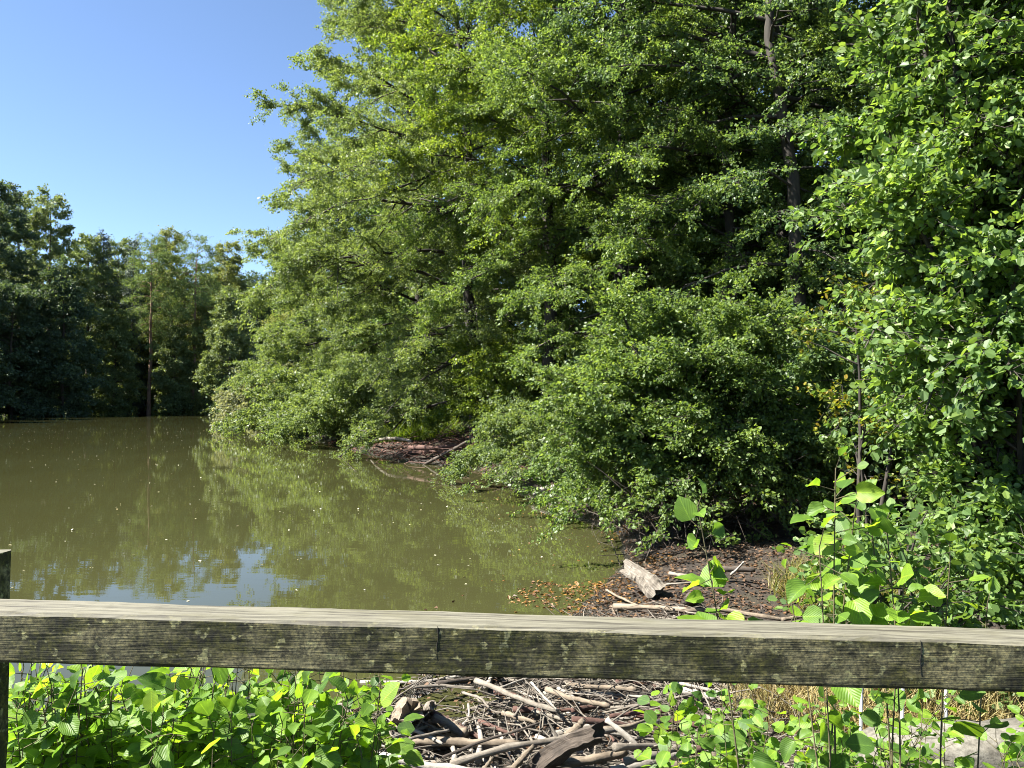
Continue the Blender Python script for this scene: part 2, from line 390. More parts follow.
wm=MB(); wm.add([[-120,1.2,0],[14,1.2,0],[14,160,0],[-120,160,0]],[[0,1,2,3]])
m,nt,b=new_mat('pond_water'); v=mapped(nt,(1,1,1))
n1=noise(nt,v,.12,3); 
nt.links.new(ramp(nt,n1,[(.3,(.0325,.0335,.0125)),(.7,(.040,.041,.0155))]),b.inputs['Base Color'])
b.inputs['Roughness'].default_value=.015; b.inputs['IOR'].default_value=1.33
v2=mapped(nt,(.8,2.2,1)); w1=noise(nt,v2,2.2,3,.5); w2=noise(nt,mapped(nt,(.15,.3,1)),1,2)
mm=N(nt,'ShaderNodeMath',operation='MULTIPLY'); nt.links.new(w1,mm.inputs[0]); nt.links.new(w2,mm.inputs[1])
bump(nt,b,mm.outputs[0],.045,.03)
tag(wm.build('water',m),kind='structure')

# ------------------------------------------------------------------ footbridge railing
sl=-math.tan(math.radians(1.68))
def beam(mb,a,b,w,h,k=40,rg=rng,rough=.0015,bev=.006):
    a=np.array(a,float); b=np.array(b,float); d=unit((b-a)[None])[0]; s=unit(np.cross(d,UP)[None])[0]; u=np.cross(s,d)
    prof=np.array([(-w/2+bev,-h/2),(w/2-bev,-h/2),(w/2,-h/2+bev),(w/2,h/2-bev),(w/2-bev,h/2),(-w/2+bev,h/2),(-w/2,h/2-bev),(-w/2,-h/2+bev)])
    n=len(prof); t=np.linspace(0,1,k)
    V=a+(b-a)*t[:,None,None]+s*prof[None,:,0:1]+u*prof[None,:,1:2]+rg.normal(0,rough*.35,(k,n,3))+rough*1.2*np.stack([np.sin(t[:,None]*60+np.arange(n)*2)*np.sin(t[:,None]*23+np.arange(n)),]*3,-1)
    idx=np.arange(k*n).reshape(k,n); nx=np.roll(idx,-1,1)
    Q=np.stack([idx[:-1],idx[1:],nx[1:],nx[:-1]],-1).reshape(-1,4)
    U=np.stack(np.broadcast_arrays(t[:,None]*np.linalg.norm(b-a),np.linspace(0,1,n)[None]),-1).reshape(-1,2)
    mb.add(V.reshape(-1,3),Q,U)
    for r,f in ((idx[0],1),(idx[-1],-1)):
        rr=r[::f]; mb.f4+= [np.array([[rr[0],rr[1],rr[2],rr[3]],[rr[0],rr[3],rr[4],rr[7]],[rr[4],rr[5],rr[6],rr[7]]])+mb.n-k*n]
    return mb
m,nt,b=new_mat('weathered_rail'); vx=mapped(nt,(1.2,26,26)); v=mapped(nt,(1,1,1))
g_=noise(nt,vx,3.0,7,.7); gf=noise(nt,mapped(nt,(3,90,90)),3,4,.6); big=noise(nt,mapped(nt,(1,2.2,2.2)),4.2,5,.65); sp=noise(nt,mapped(nt,(1,1.3,1.3)),34,3,.55)
top=mixc(nt,.5,ramp(nt,g_,[(.3,(.036,.032,.022)),(.45,(.105,.10,.078)),(.65,(.165,.158,.13))]),ramp(nt,gf,[(.36,(.026,.022,.014)),(.46,(.112,.106,.083)),(.65,(.165,.158,.13))]))
top=mixc(nt,ramp(nt,big,[(.52,(0,0,0)),(.72,(.7,.7,.7))]),top,(.085,.08,.045))
mot=noise(nt,mapped(nt,(1,1.4,1.4)),24,7,.75)
fr=mixc(nt,ramp(nt,big,[(.44,(0,0,0)),(.55,(1,1,1))]),ramp(nt,g_,[(.3,(.13,.12,.085)),(.6,(.30,.28,.22))]),ramp(nt,mot,[(.35,(.014,.016,.004)),(.5,(.050,.053,.012)),(.66,(.12,.115,.04))]))
fr=mixc(nt,ramp(nt,mot,[(.40,(.85,.85,.85)),(.52,(0,0,0))]),fr,(.028,.026,.010))
fr=mixc(nt,ramp(nt,sp,[(.595,(0,0,0)),(.64,(.85,.85,.85))]),fr,(.36,.36,.26))
fsp=noise(nt,mapped(nt,(1,1.1,1.1)),120,4,.7)
fr=mixc(nt,1.0,fr,ramp(nt,fsp,[(.38,(.45,.45,.42)),(.5,(1,1,1)),(.62,(1.55,1.5,1.3))]),'MULTIPLY')
fr=mixc(nt,1.0,fr,(.78,.74,.46),'MULTIPLY')  # whole front face tinted darker, its shade painted into the colour
stk=noise(nt,mapped(nt,(1.0,48,48)),2.2,5,.6)
top=mixc(nt,1.0,top,ramp(nt,stk,[(.36,(.35,.32,.28)),(.46,(.85,.84,.76)),(.6,(1.15,1.13,1.02))]),'MULTIPLY')
ge=nt.nodes.new('ShaderNodeNewGeometry'); sx=nt.nodes.new('ShaderNodeSeparateXYZ'); nt.links.new(ge.outputs['True Normal'],sx.inputs[0])
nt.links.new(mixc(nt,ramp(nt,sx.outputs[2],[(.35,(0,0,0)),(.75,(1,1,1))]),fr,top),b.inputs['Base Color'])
# knots where dark cracks run down the face
b.inputs['Roughness'].default_value=.75
ad=N(nt,'ShaderNodeMath',operation='ADD'); nt.links.new(g_,ad.inputs[0]); nt.links.new(gf,ad.inputs[1]); bump(nt,b,ad.outputs[0],.4,.004)
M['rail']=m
m,nt,b=new_mat('dark_crack'); b.inputs['Base Color'].default_value=(.012,.010,.007,1); b.inputs['Roughness'].default_value=1; M['crack']=m
rd=1.5; zt=EYE-(626-HY)/F*rd
rail_root=empty('bridge_railing',(0,rd,zt),'weathered grey wooden handrail with mossy face across the foreground','railing')
rm=MB(); hh=.0985; x0,x1=-1.9,2.6
beam(rm,(x0,.05,-hh/2+sl*x0),(x1,.05,-hh/2+sl*x1),.100,hh,140,rough=.0009)
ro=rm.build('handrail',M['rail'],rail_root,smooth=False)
pm=MB(); xp=at(18,600,1.712)[0]-.055
beam(pm,(xp-.012,.158,-zt-.1),(xp-.008,.158,.11),.11,.11,30,rough=.0012)
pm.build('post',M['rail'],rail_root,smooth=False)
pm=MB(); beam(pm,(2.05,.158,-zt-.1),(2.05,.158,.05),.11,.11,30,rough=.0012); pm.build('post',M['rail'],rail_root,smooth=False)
for cx_,w_ in ((438,.007),(918,.006)):
    cm=MB(); xx=at(cx_,650,rd)[0]; k=np.linspace(0,1,8)
    P=np.stack([xx+.0016*np.sin(k*9)+.0012*np.sin(k*23),np.full(8,.0008),-.002-k*hh*.9+sl*xx],-1)
    add_tubes(cm,P[None],(w_*.2*(np.sin(k*math.pi)*.6+.35+.25*np.sin(k*19)))[None],5); cm.build('crack',M['crack'],ro)

# ------------------------------------------------------------------ right bank trees
def bz(px,Yd): x=(px-CX)/F*Yd; return (x,Yd,g1(x,Yd)-.05)
R_=np.random.default_rng
W=math.pi   # azimuth towards the water
make_tree('alder_tree',bz(424,40),25,6.6,.05,74,'alder_olive',R_(11),'tall olive-green alder whose open crown stands against the blue sky above the pond',lean=(-2.0,-1),az0=W+.3,asym=.22,
  droop=.42,sec_m=3.0,twig_m=5,twig_len=.6,nleaf=50,leaf=.098,el=(0,60),s0=.15,jit=.16)
make_tree('alder_tree',bz(356,56),21,7.2,.02,62,'alder_olive',R_(12),'rounded olive alder behind the grey willow, its lowest boughs over the water',lean=(-1.5,-1),az0=W,asym=.25,
  droop=.45,sec_m=2.6,twig_m=4.4,twig_len=.7,nleaf=38,leaf=.13,el=(-2,55),jit=.2)
make_tree('alder_tree',bz(335,78),22,6.0,.02,50,'far_light',R_(13),'light green tree farthest along the right bank, beside the gap of sky',lean=(-1,-1),az0=W,asym=.2,
  droop=.45,sec_m=2.2,twig_m=3.6,twig_len=.9,nleaf=30,leaf=.19,el=(-2,55),jit=.28)
make_tree('alder_tree',bz(478,30),23,6.0,.05,66,'alder_olive',R_(14),'alder with a dark leaning trunk above the red-brown bank',lean=(-1.6,-.5),az0=W,asym=.28,
  droop=.45,sec_m=3.4,twig_m=5.4,twig_len=.55,nleaf=40,leaf=.082,el=(0,58),jit=.13)
make_tree('alder_tree',bz(628,22.5),20,5.2,.14,60,'alder',R_(15),'big alder with a straight dark trunk in the middle of the right bank',lean=(0,-.4),az0=W-.2,asym=.25,
  droop=.35,sec_m=3.8,twig_m=6.4,twig_len=.5,nleaf=40,leaf=.074,el=(4,55),jit=.11)
make_tree('beech_tree',bz(548,25),22,4.6,.30,44,'alder_bright',R_(16),'bright yellow-green tree high between the two tall alders',lean=(-.6,-1.2),az0=W,asym=.15,
  droop=.3,sec_m=3.6,twig_m=6.0,twig_len=.55,nleaf=34,leaf=.085,el=(10,55),jit=.12)
make_tree('alder_tree',bz(803,18),19,4.6,.22,46,'alder_dark',R_(17),'dark alder with a bare trunk right of centre, specks of sky through its crown',lean=(-.1,0),
  az0=1.9,asym=.4,droop=.3,sec_m=3.4,twig_m=6.0,twig_len=.45,nleaf=24,leaf=.085,el=(5,50),jit=.10,r0=.19)

make_tree('alder_tree',bz(722,20.5),17,3.9,.25,52,'alder',R_(18),'slimmer alder between the big straight-trunked alder and the dark bare-trunked one',lean=(-.3,-.8),az0=W+.8,asym=.15,
  droop=.35,sec_m=3.6,twig_m=6,twig_len=.45,nleaf=32,leaf=.074,el=(2,50),jit=.10)
make_shrub('alder_shrub',bz(338,41),20,3.0,3.0,'alder_olive',R_(28),'small alder bush at the water between the two larger leaning bushes','shrub',az0=W,asym=.3,arch=.9,
  sec_m=4,twig_m=6,twig_len=.5,nleaf=26,leaf=.11,jit=.13)
# shrubs of the right bank
make_shrub('willow_shrub',(-19.6,61.5,g1(-19.6,61.5)-.05),26,4.6,3.4,'willow',R_(21),'pale grey-green willow bush at the far end of the right bank','shrub',az0=W,asym=.3,arch=.7,
  sec_m=3.2,twig_m=4.4,twig_len=.8,nleaf=22,leaf=.24,lw=.4,jit=.2)
make_shrub('alder_shrub',bz(378,37),24,4.2,4.0,'alder_olive',R_(22),'low spreading alder bush at the water left of the red-brown bank','shrub',az0=W-.4,asym=.35,arch=.9,
  sec_m=4,twig_m=6,twig_len=.5,nleaf=30,leaf=.105,jit=.13)
make_shrub('alder_shrub',bz(318,47),22,4.2,4.0,'alder_olive',R_(27),'alder bush leaning over the water between willow and spreading bush','shrub',az0=W,asym=.35,arch=.9,
  sec_m=3.6,twig_m=5.4,twig_len=.6,nleaf=22,leaf=.15,jit=.15)
make_shrub('alder_shrub',bz(690,11.5),40,4.0,1.9,'alder',R_(23),'large rounded alder bush with dense small leaves in the middle of the right bank','shrub',az0=W+.9,asym=.15,arch=.75,
  sec_m=6,twig_m=10,twig_len=.3,nleaf=32,leaf=.050,twig_wood=True,tmpl='mid',jit=.07)
make_shrub('alder_shrub',bz(572,19),22,2.6,2.3,'alder_olive',R_(24),'low alder bush reaching out over the water right of the red-brown bank','shrub',az0=W+.5,asym=.4,arch=1.0,
  sec_m=5,twig_m=8,twig_len=.4,nleaf=36,leaf=.064,jit=.09)
make_shrub('alder_shrub',bz(604,14.2),18,1.5,1.15,'alder',R_(25),'small pale-leaved bush drooping into the pond beside the dead brushwood','shrub',az0=W+.6,asym=.35,arch=1.0,
  sec_m=4.5,twig_m=8,twig_len=.28,nleaf=18,leaf=.062,tmpl='mid',jit=.07)
make_shrub('alder_shrub',bz(512,27),18,5.0,2.6,'alder_bright',R_(26),'yellow-green bush in front of the dark leaning trunk','shrub',az0=W+.5,asym=.3,arch=.7,
  sec_m=4.4,twig_m=7,twig_len=.45,nleaf=26,leaf=.09,jit=.1)
# right foreground alder
make_shrub('alder_tree',(4.28,6.6,g1(4.28,6.6)-.05),54,7.2,1.5,'bush',R_(31),'leafy young alder filling the right edge with large glossy leaves','tree',arch=.5,leafname='crown',
  s0=.04,sec_m=5.5,twig_m=8,twig_len=.3,sec_len=.075,nleaf=15,leaf=.066,twig_wood=True,lw=.82,tmpl='mid',jit=.07,up=.75)
make_shrub('maple_sapling',(3.5,7.6,g1(3.5,7.6)-.05),5,3.5,.5,'yellow',R_(32),'slender sapling with yellow leaves at the left edge of the young alder','tree',arch=.3,leafname='crown',
  s0=.6,sec_m=4,twig_m=6,twig_len=.2,sec_len=.12,nleaf=7,leaf=.05,tmpl='mid',jit=.06)

make_shrub('alder_shrub',(2.75,5.3,g1(2.75,5.3)-.03),16,1.35,.75,'bush',R_(33),'knee-high leafy regrowth at the foot of the young alder, just past the handrail','shrub',arch=.6,
  s0=.1,sec_m=7,twig_m=10,twig_len=.2,sec_len=.2,nleaf=8,leaf=.062,lw=.8,tmpl='mid',jit=.05,up=.75)
make_shrub('alder_shrub',(4.0,5.4,g1(4.0,5.4)-.03),16,1.5,.85,'bush',R_(34),'low bush with small leaves at the right edge above the handrail','shrub',arch=.6,
  s0=.1,sec_m=7,twig_m=10,twig_len=.2,sec_len=.2,nleaf=8,leaf=.062,lw=.8,tmpl='mid',jit=.05,up=.75)
# the wood behind the bank (one mass)
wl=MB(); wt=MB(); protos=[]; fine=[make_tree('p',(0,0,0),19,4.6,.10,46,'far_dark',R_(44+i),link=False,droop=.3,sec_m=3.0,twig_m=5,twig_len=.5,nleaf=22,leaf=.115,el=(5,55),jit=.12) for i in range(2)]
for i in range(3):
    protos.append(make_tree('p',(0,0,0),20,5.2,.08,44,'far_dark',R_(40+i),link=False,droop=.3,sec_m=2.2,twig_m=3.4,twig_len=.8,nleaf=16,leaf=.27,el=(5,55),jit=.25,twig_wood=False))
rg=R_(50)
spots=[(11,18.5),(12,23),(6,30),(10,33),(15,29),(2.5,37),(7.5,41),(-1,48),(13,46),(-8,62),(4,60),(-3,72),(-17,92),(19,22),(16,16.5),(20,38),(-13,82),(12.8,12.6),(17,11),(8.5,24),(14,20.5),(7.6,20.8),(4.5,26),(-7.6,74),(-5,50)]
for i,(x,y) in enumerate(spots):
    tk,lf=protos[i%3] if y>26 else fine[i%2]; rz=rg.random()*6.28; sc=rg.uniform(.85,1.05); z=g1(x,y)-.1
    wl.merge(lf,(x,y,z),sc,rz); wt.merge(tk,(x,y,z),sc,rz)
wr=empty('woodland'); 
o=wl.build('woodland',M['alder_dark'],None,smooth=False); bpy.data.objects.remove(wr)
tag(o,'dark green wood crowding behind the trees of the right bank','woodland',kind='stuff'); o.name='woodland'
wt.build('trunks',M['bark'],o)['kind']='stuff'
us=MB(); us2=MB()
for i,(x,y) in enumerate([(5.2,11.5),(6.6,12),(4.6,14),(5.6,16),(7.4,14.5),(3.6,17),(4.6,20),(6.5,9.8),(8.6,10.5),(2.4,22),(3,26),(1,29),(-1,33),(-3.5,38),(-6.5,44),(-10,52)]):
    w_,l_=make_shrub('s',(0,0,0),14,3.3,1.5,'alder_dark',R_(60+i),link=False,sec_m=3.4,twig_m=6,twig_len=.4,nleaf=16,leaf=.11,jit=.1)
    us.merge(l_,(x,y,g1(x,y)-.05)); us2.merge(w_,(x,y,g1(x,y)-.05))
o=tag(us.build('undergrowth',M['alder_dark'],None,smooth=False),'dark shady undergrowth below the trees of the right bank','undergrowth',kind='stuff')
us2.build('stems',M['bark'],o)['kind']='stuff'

# ------------------------------------------------------------------ far shore
FAR=dict(sec_m=1.9,twig_m=2.6,twig_len=1.1,nleaf=34,leaf=.31,jit=.42,wood_sides=3,spread=1.3,up=.7)
def far(name,px,Yd,top,R,mat,seed,label,base=.06,n=66,prof='ovate',tb='bark_far',**k):
    x=(px-CX)/F*Yd; z=g1(x,Yd); H=EYE+(HY-top)/F*Yd-z
    kw=dict(FAR); kw.update(k)
    return make_tree(name,(x,Yd,z-.1),H*.97,R,base,n,mat,R_(seed),label,group='trees along the far shore',trunk_bark=tb,prof=prof,droop=kw.pop('droop',.35),el=kw.pop('el',(0,58)),**kw)
far('broadleaf_tree',-6,104,176,6.0,'far_dark',70,'very dark tall tree cut by the left edge of the far shore')
far('broadleaf_tree',48,112,186,6.2,'far_mid',71,'tall far tree with a yellow-green lit crown, second from the left edge',n=52)
far('broadleaf_tree',88,124,232,5.2,'far_mid',72,'round-topped tree between the tall lit tree and the far spruces')
SPR=dict(prof='cone',el=(-12,25),droop=.25,n=95,spread=1.2,leaf=.34,lw=.42,tmpl='needle',nleaf=20,twig_len=.8)
far('spruce_tree',104,126,224,3.6,'needle',73,'broad dark spruce left of the slim one on the far shore',**SPR)
far('spruce_tree',131,129,230,2.4,'needle',74,'slim pointed spruce whose tip stands above the far treeline',**SPR)
PIN=dict(prof='dome',base=.45,n=40,el=(0,45),leaf=.32,lw=.35,tmpl='needle',nleaf=22,tb='pine_bark',twig_len=.9,sec_m=2.0)
far('pine_tree',149,119,229,3.8,'pine_needle',75,'pine with a long pale bare trunk standing at the far waterline',**PIN)
far('pine_tree',192,122,232,3.8,'pine_needle',76,'pine with a reddish trunk right of the pale-trunked pine',**PIN)
far('broadleaf_tree',170,132,224,5.0,'far_light',77,'pale green rounded tree behind the two far pines')
far('broadleaf_tree',222,133,240,5.5,'far_light',78,'light green tree at the right end of the far shore')
far('broadleaf_tree',229,112,292,3.6,'far_mid',79,'smaller dark green tree in front of the light one at the far corner',base=.03)
far('broadleaf_tree',116,136,238,4.6,'far_mid',86,'mid green tree filling the gap between the two far spruces')
far('broadleaf_tree',18,128,196,5.5,'far_mid',80,'tree with a pale thin top behind the far left trees')
far('broadleaf_tree',112,116,310,3.2,'far_mid',81,'low tree at the water below the far spruces',base=.02)
far('broadleaf_tree',62,103,270,4.6,'far_dark',82,'low dark tree spreading below the tall lit tree',base=.02)
far('broadleaf_tree',12,98,285,4.6,'far_dark',83,'low dark tree at the lower left corner of the far shore',base=.02)
far('broadleaf_tree',178,121,330,3.2,'far_mid',84,'short bushy tree between the pine trunks at the water',base=.02)
far('broadleaf_tree',205,124,300,3.4,'far_light',85,'pale mid green tree right of the reddish pine trunk',base=.02)
# trees just outside the left edge: their shadows lie on the water
sh=None
for i,(x,y,s) in enumerate([(-66,84,1.0),(-63,72,.95),(-61,60,1.0),(-72,95,1.1)]):
    lab='dark tree on the left shore just outside the picture'
    if sh is None: sh=make_tree('broadleaf_tree',(x,y,g1(x,y)-.1),19,5.6,.04,40,'far_dark',R_(90),lab,group='trees on the left shore',**FAR)
    else: copy_tree(sh,(x,y,g1(x,y)-.1),i*1.7,s)
fl=MB(); ft=MB()
for i in range(46):
    px=-120+i*9.5+rg.normal(0,4); Yd=rg.uniform(137,160); x=(px-CX)/F*Yd; tk,lf=protos[i%3]; sc=rg.uniform(1.18,1.38); rz=rg.random()*6.28; z=g1(x,Yd)-.2
    fl.merge(lf,(x,Yd,z),sc,rz); ft.merge(tk,(x,Yd,z),sc,rz)
o=tag(fl.build('woodland',M['far_dark'],None,smooth=False),'continuous dark wood behind the first row of far-shore trees','woodland',kind='stuff')
ft.build('trunks',M['bark_far'],o)['kind']='stuff'
# low shore brush
fb=MB()
n=26000
t=rg.random(n); segs=POND[19:27]; cum=np.linspace(0,1,len(segs)); bx=np.interp(t,cum,segs[:,0]); by=np.interp(t,cum,segs[:,1])
pos=np.stack([bx+rg.normal(0,1.4,n),by+np.abs(rg.normal(0,1.6,n)),np.abs(rg.normal(0,1,n))*1.6+.1],-1)
leaves(fb,pos,rg.normal(0,1,(n,3)),UP+rg.normal(0,.8,(n,3)),rg.uniform(.25,.5,n),rg.uniform(.2,.35,n))
tag(fb.build('shore_brush',M['far_dark'],None,smooth=False),'dark low brush along the far waterline','undergrowth',kind='stuff')

# ------------------------------------------------------------------ leafy shoots beyond the rail
def shoot_parts(base, top, n, size, rg, bend=.1, tm='near', petiole=.035, leafy=.5, **_):
    k=8; s=np.linspace(0,1,k)[:,None]; a=np.array(base,float); b=np.array(top,float)
    P=a+(b-a)*s+np.array([rg.normal(0,bend),rg.normal(0,bend),0])*(s*(1-s))*2
    st=MB(); lf=MB(); L=np.linalg.norm(b-a); start=max(.1,1-leafy/L)
    add_tubes(st,P[None],(.0032*(1-.65*s[:,0]))[None]*max(.6,L**.5),5)
    q=np.concatenate([start+(1-start)*(np.arange(n)+rg.uniform(-.3,.3,n))/n,[1.0]]); n=len(q); q=np.clip(q,0,1); lo=rg.random(n)<.22; lo[-1]=False; q=np.where(lo,rg.uniform(.35,1,n),q)
    p,t=lerp_poly(np.repeat(P[None],n,0),q)
    az=np.arange(n)*2.5+rg.normal(0,.5,n)+rg.random()*6; el=rg.normal(.25,.3,n); el[-1]=1.2
    d=np.stack([np.cos(az)*np.cos(el),np.sin(az)*np.cos(el),np.sin(el)],-1)
    e=p+d*petiole*rg.uniform(.5,2.2,(n,1)); add_tubes(st,np.stack([p,(p+e)/2,e],1),np.tile([[.0018,.0014,.001]],(n,1)),3)
    sz=size*rg.uniform(.5,1.25,n)*(1-.35*np.clip((q-.8)/.2,0,1))
    nrm=unit(np.array([-.4,-.3,1.0])+rg.normal(0,.55,(n,3)))
    leaves(lf,e,d+rg.normal(0,.2,(n,3))-UP*.15,nrm,sz,sz*rg.uniform(.72,.95,n),tm)
    return st,lf
def sapling(name,label,shoots,rg,cat='sapling',group=None,mat='near'):
    root=empty(name,shoots[0][0],label,cat,group); a=np.array(shoots[0][0])
    S=MB(); L=MB()
    for base,top,n,size,*ly in shoots:
        st,lf=shoot_parts(np.array(base)-a,np.array(top)-a,n,size,rg,leafy=ly[0] if ly else .46,tm='near0' if rg.random()<.7 else 'near1'); S.merge(st); L.merge(lf)
    S.build('stem',M['stem'],root); L.build('leaves',M[mat],root); return root
rg=R_(101)
# left clump: several young alders side by side
def clump(px0,px1,tops,nsh,label,seed,Y0=1.98,Y1=3.0,size=.080,nl=24):
    rg=R_(seed); sh_=[]
    for i in range(nsh):
        Yd=rg.uniform(Y0,Y1); px=rg.uniform(px0,px1); py=rg.uniform(*tops)
        T=at(px,py,Yd); gx=T[0]+rg.normal(0,.08); gy=Yd+rg.normal(0,.08)
        sh_.append(((gx,gy,g1(gx,gy)-.02),T,nl,size*rg.uniform(.8,1.1)))
    return sapling('alder_sapling',label,sh_,rg,group='young alders below the handrail')
clump(18,110,(655,735),48,'backlit young alder with yellow-green leaves beside the wooden post',111)
clump(95,200,(672,745),50,'young alder under the handrail with a patch of water behind its top',112)
clump(185,300,(655,745),58,'dense bright young alder in the middle of the left clump',113)
clump(285,385,(662,750),46,'young alder at the right end of the left clump beside the driftwood',114,size=.08)
clump(662,772,(672,750),22,'young alder right of the driftwood with blue-green leaves',115,size=.065,Y0=2.4,Y1=3.3,nl=20)
clump(770,885,(680,755),22,'young alder in front of the pale steel bars under the handrail',116,size=.068,Y0=2.4,Y1=3.3,nl=20)
clump(885,1030,(682,760),17,'young alder in front of the concrete block',117,size=.065,Y0=2.4,Y1=3.3,nl=18)
def up(px,py,Yd,pxb=None,n=9,size=.08,ly=.42):
    Yd-=.45
    T=at(px,py,Yd); x=(((pxb or px)-CX)/F)*Yd; return ((x,Yd+.05,g1(x,Yd)-.02),T,n,size,ly)
rg=R_(120)
sapling('alder_sapling','single upright shoot with few big leaves standing above the handrail, centre right',[up(697,505,2.5,765,20,.092,.36)],rg)
sapling('alder_sapling','tall many-leaved shoots above the handrail in front of the young alder',[up(835,468,2.5,860,24,.082,.46),up(868,500,2.6,905,21,.082,.42),up(885,520,2.5,870,20,.078,.4),up(818,545,2.4,850,13,.078,.32),up(858,480,2.55,820,21,.08,.42),up(905,560,2.45,950,12,.08,.3)],rg)
sapling('alder_sapling','short shoot with light leaves just above the handrail at right',[up(948,560,2.4,970,14,.07),up(985,600,2.5,990,11,.06)],rg)
sapling('alder_sapling','small low shoot peeping over the handrail left of the tall shoots',[up(788,590,2.4,795,12,.055)],rg)

# ------------------------------------------------------------------ driftwood and logs
rg=R_(130)
def stick(name,label,pts,r,mat,taper=.75,cat='stick',group=None,sides=8,knob=.11,k=14,fork=None):
    pts=np.array(pts,float); t=np.linspace(0,1,len(pts)); q=np.linspace(0,1,k)
    P=np.stack([np.interp(q,t,pts[:,j]) for j in range(3)],-1)
    if k>4: P[1:-1]=(P[:-2]+2*P[1:-1]+P[2:])/4
    L=np.linalg.norm(pts[-1]-pts[0]); P[1:-1]+=np.cumsum(rg.normal(0,.012*L/3,(k-2,3)),0)*np.sin(q[1:-1]*math.pi)[:,None]
    rr=r*(1-(1-taper)*q)*(1+rg.normal(0,knob,k)); 
    P=np.concatenate([P[:1]-(P[1]-P[0])*.001,P,P[-1:]+(P[-1]-P[-2])*.001]); rr=np.concatenate([[r*.02],rr,[r*.02]])
    mb=MB(); a=P[1].copy(); V,Q,U=tubes((P-a)[None],rr[None],sides); V=V+rg.normal(0,r*.07,V.shape); mb.add(V,Q,U)
    if fork:
        for s,d,l in fork:
            p,_=lerp_poly((P-a)[None],np.array([s])); e=p[0]+np.array(d)*l; m_=(p[0]+e)/2+rg.normal(0,.04*l,3)
            add_tubes(mb,np.array([[p[0],m_,e]]),np.array([[r*.5,r*.38,r*.15]]),6)
    o=mb.build(name,M[mat]); o.location=Vector(a); return tag(o,label,cat,group)
def z8(x,y): return 380+x/3.012, 670+y/3.012
def ong(px,py,dz=0):
    z=.05
    for i in range(12):
        p=on(px,py,z); z=.5*z+.5*(max(0,g1(p[0],p[1]))+dz)
    return on(px,py,z)
def sp(x,y,z): px,py=z8(x,y); return ong(px,py,z+.015)
GRP='driftwood of the debris jam'
def ds(label,pts,w,mat,z=.06,zz=None,**k):
    zs=zz or [z]*len(pts); P=[sp(x,y,c) for (x,y),c in zip(pts,zs)]
    Yd=np.mean([p[1] for p in P]); r=w/3.012/F*Yd*.58
    return stick(k.pop('name','driftwood_branch'),label,P,r,mat,cat=k.pop('cat','branch'),group=GRP,**k)
ds('straight pale grey branch slanting down from under the handrail, back of the jam',[(290,25),(410,70),(535,115)],15,'wood_grey',.16)
ds('light tan branch lying right of the slanting grey one',[(500,50),(590,85),(690,100)],15,'wood_tan',.14)
ds('thin pale stick crossing the slanting grey branch',[(455,30),(490,68),(530,110)],7,'wood_white',.2)
ds('short thick tan branch in the middle of the jam',[(370,120),(420,138),(470,150)],14,'wood_tan',.10)
ds('thick bleached branch along the bottom left of the jam',[(-10,248),(120,268),(250,285),(400,300)],24,'wood_white',.12)
ds('longest grey-brown branch running across the whole jam',[(215,272),(400,222),(590,180),(840,145)],18,'wood_grey',zz=[.10,.15,.17,.14],fork=[(.55,(-.5,.3,.8),.12)])
ds('smooth tan branch lying flat left of centre',[(100,205),(260,205),(420,212)],22,'wood_tan',.08)
ds('thin grey stick at the left end over the tan branch',[(20,218),(120,190),(210,172)],9,'wood_grey',.14)
ds('thin dark stick rising diagonally over the tan branch',[(190,252),(330,196),(480,150)],8,'wood_dark',zz=[.12,.18,.24])
ds('forked pale branch right of the dark split log',[(680,140),(745,195),(800,242)],16,'wood_white',zz=[.24,.17,.1],fork=[(.6,(-.6,-.2,-.3),.14)])
ds('short tan log lying below the dark split log',[(540,272),(640,258),(735,238)],27,'wood_tan',.09)
ds('dark straight pole along the bottom edge',[(370,292),(550,293),(735,288)],16,'wood_dark',.12)
ds('thick bleached log at the bottom right of the jam',[(700,300),(800,268),(905,238)],32,'wood_white',.12)
ds('slimmer bleached branch above the thick bleached log',[(735,264),(820,240),(912,215)],20,'wood_grey',.20)
ds('tan log behind the leaves at the right end of the jam',[(800,292),(900,272),(1005,252)],32,'wood_tan',.07)
ds('brown log stub at the right end above the tan log',[(895,246),(950,230),(1005,214)],22,'wood_red',.17)
ds('short upright stick leaning left in the bottom middle',[(395,290),(430,252),(462,218)],16,'wood_tan',zz=[.05,.13,.2])
ds('small pointed piece of wood at the bottom left',[(310,292),(325,272),(340,252)],17,'wood_tan',zz=[.06,.13,.2],taper=.3)
ds('pale branch under the handrail at the right end',[(880,48),(940,62),(1005,78)],20,'wood_white',.1)
ds('thin brown stick behind the dark split log',[(670,165),(750,158),(830,130)],9,'wood_tan',.16)
ds('broad tan chunk of wood beside the pool of water',[(168,138),(215,160),(262,182)],30,'wood_tan',.06,cat='driftwood')
ds('long thin stick at the back of the jam by the pool',[(100,45),(190,38),(285,46)],9,'wood_grey',.1)
ds('bent grey twig beside the pool of water',[(250,60),(300,78),(330,105)],7,'wood_grey',.14)
ds('grey branch half hidden behind the longest branch',[(560,190),(600,160),(610,140)],22,'wood_tan',zz=[.08,.12,.16])
ds('flat brown stick at the back under the handrail',[(560,38),(660,42),(770,52)],14,'wood_tan',.08)
ds('dark branch behind the light tan branch',[(690,130),(790,118),(880,112)],12,'wood_red',.1)
ds('thin stick crossing left of the dark split log',[(405,130),(440,80),(450,45)],6,'wood_grey',.12)
ds('pale stick lying below the thick tan chunk',[(90,165),(150,190),(190,212)],10,'wood_white',.1)
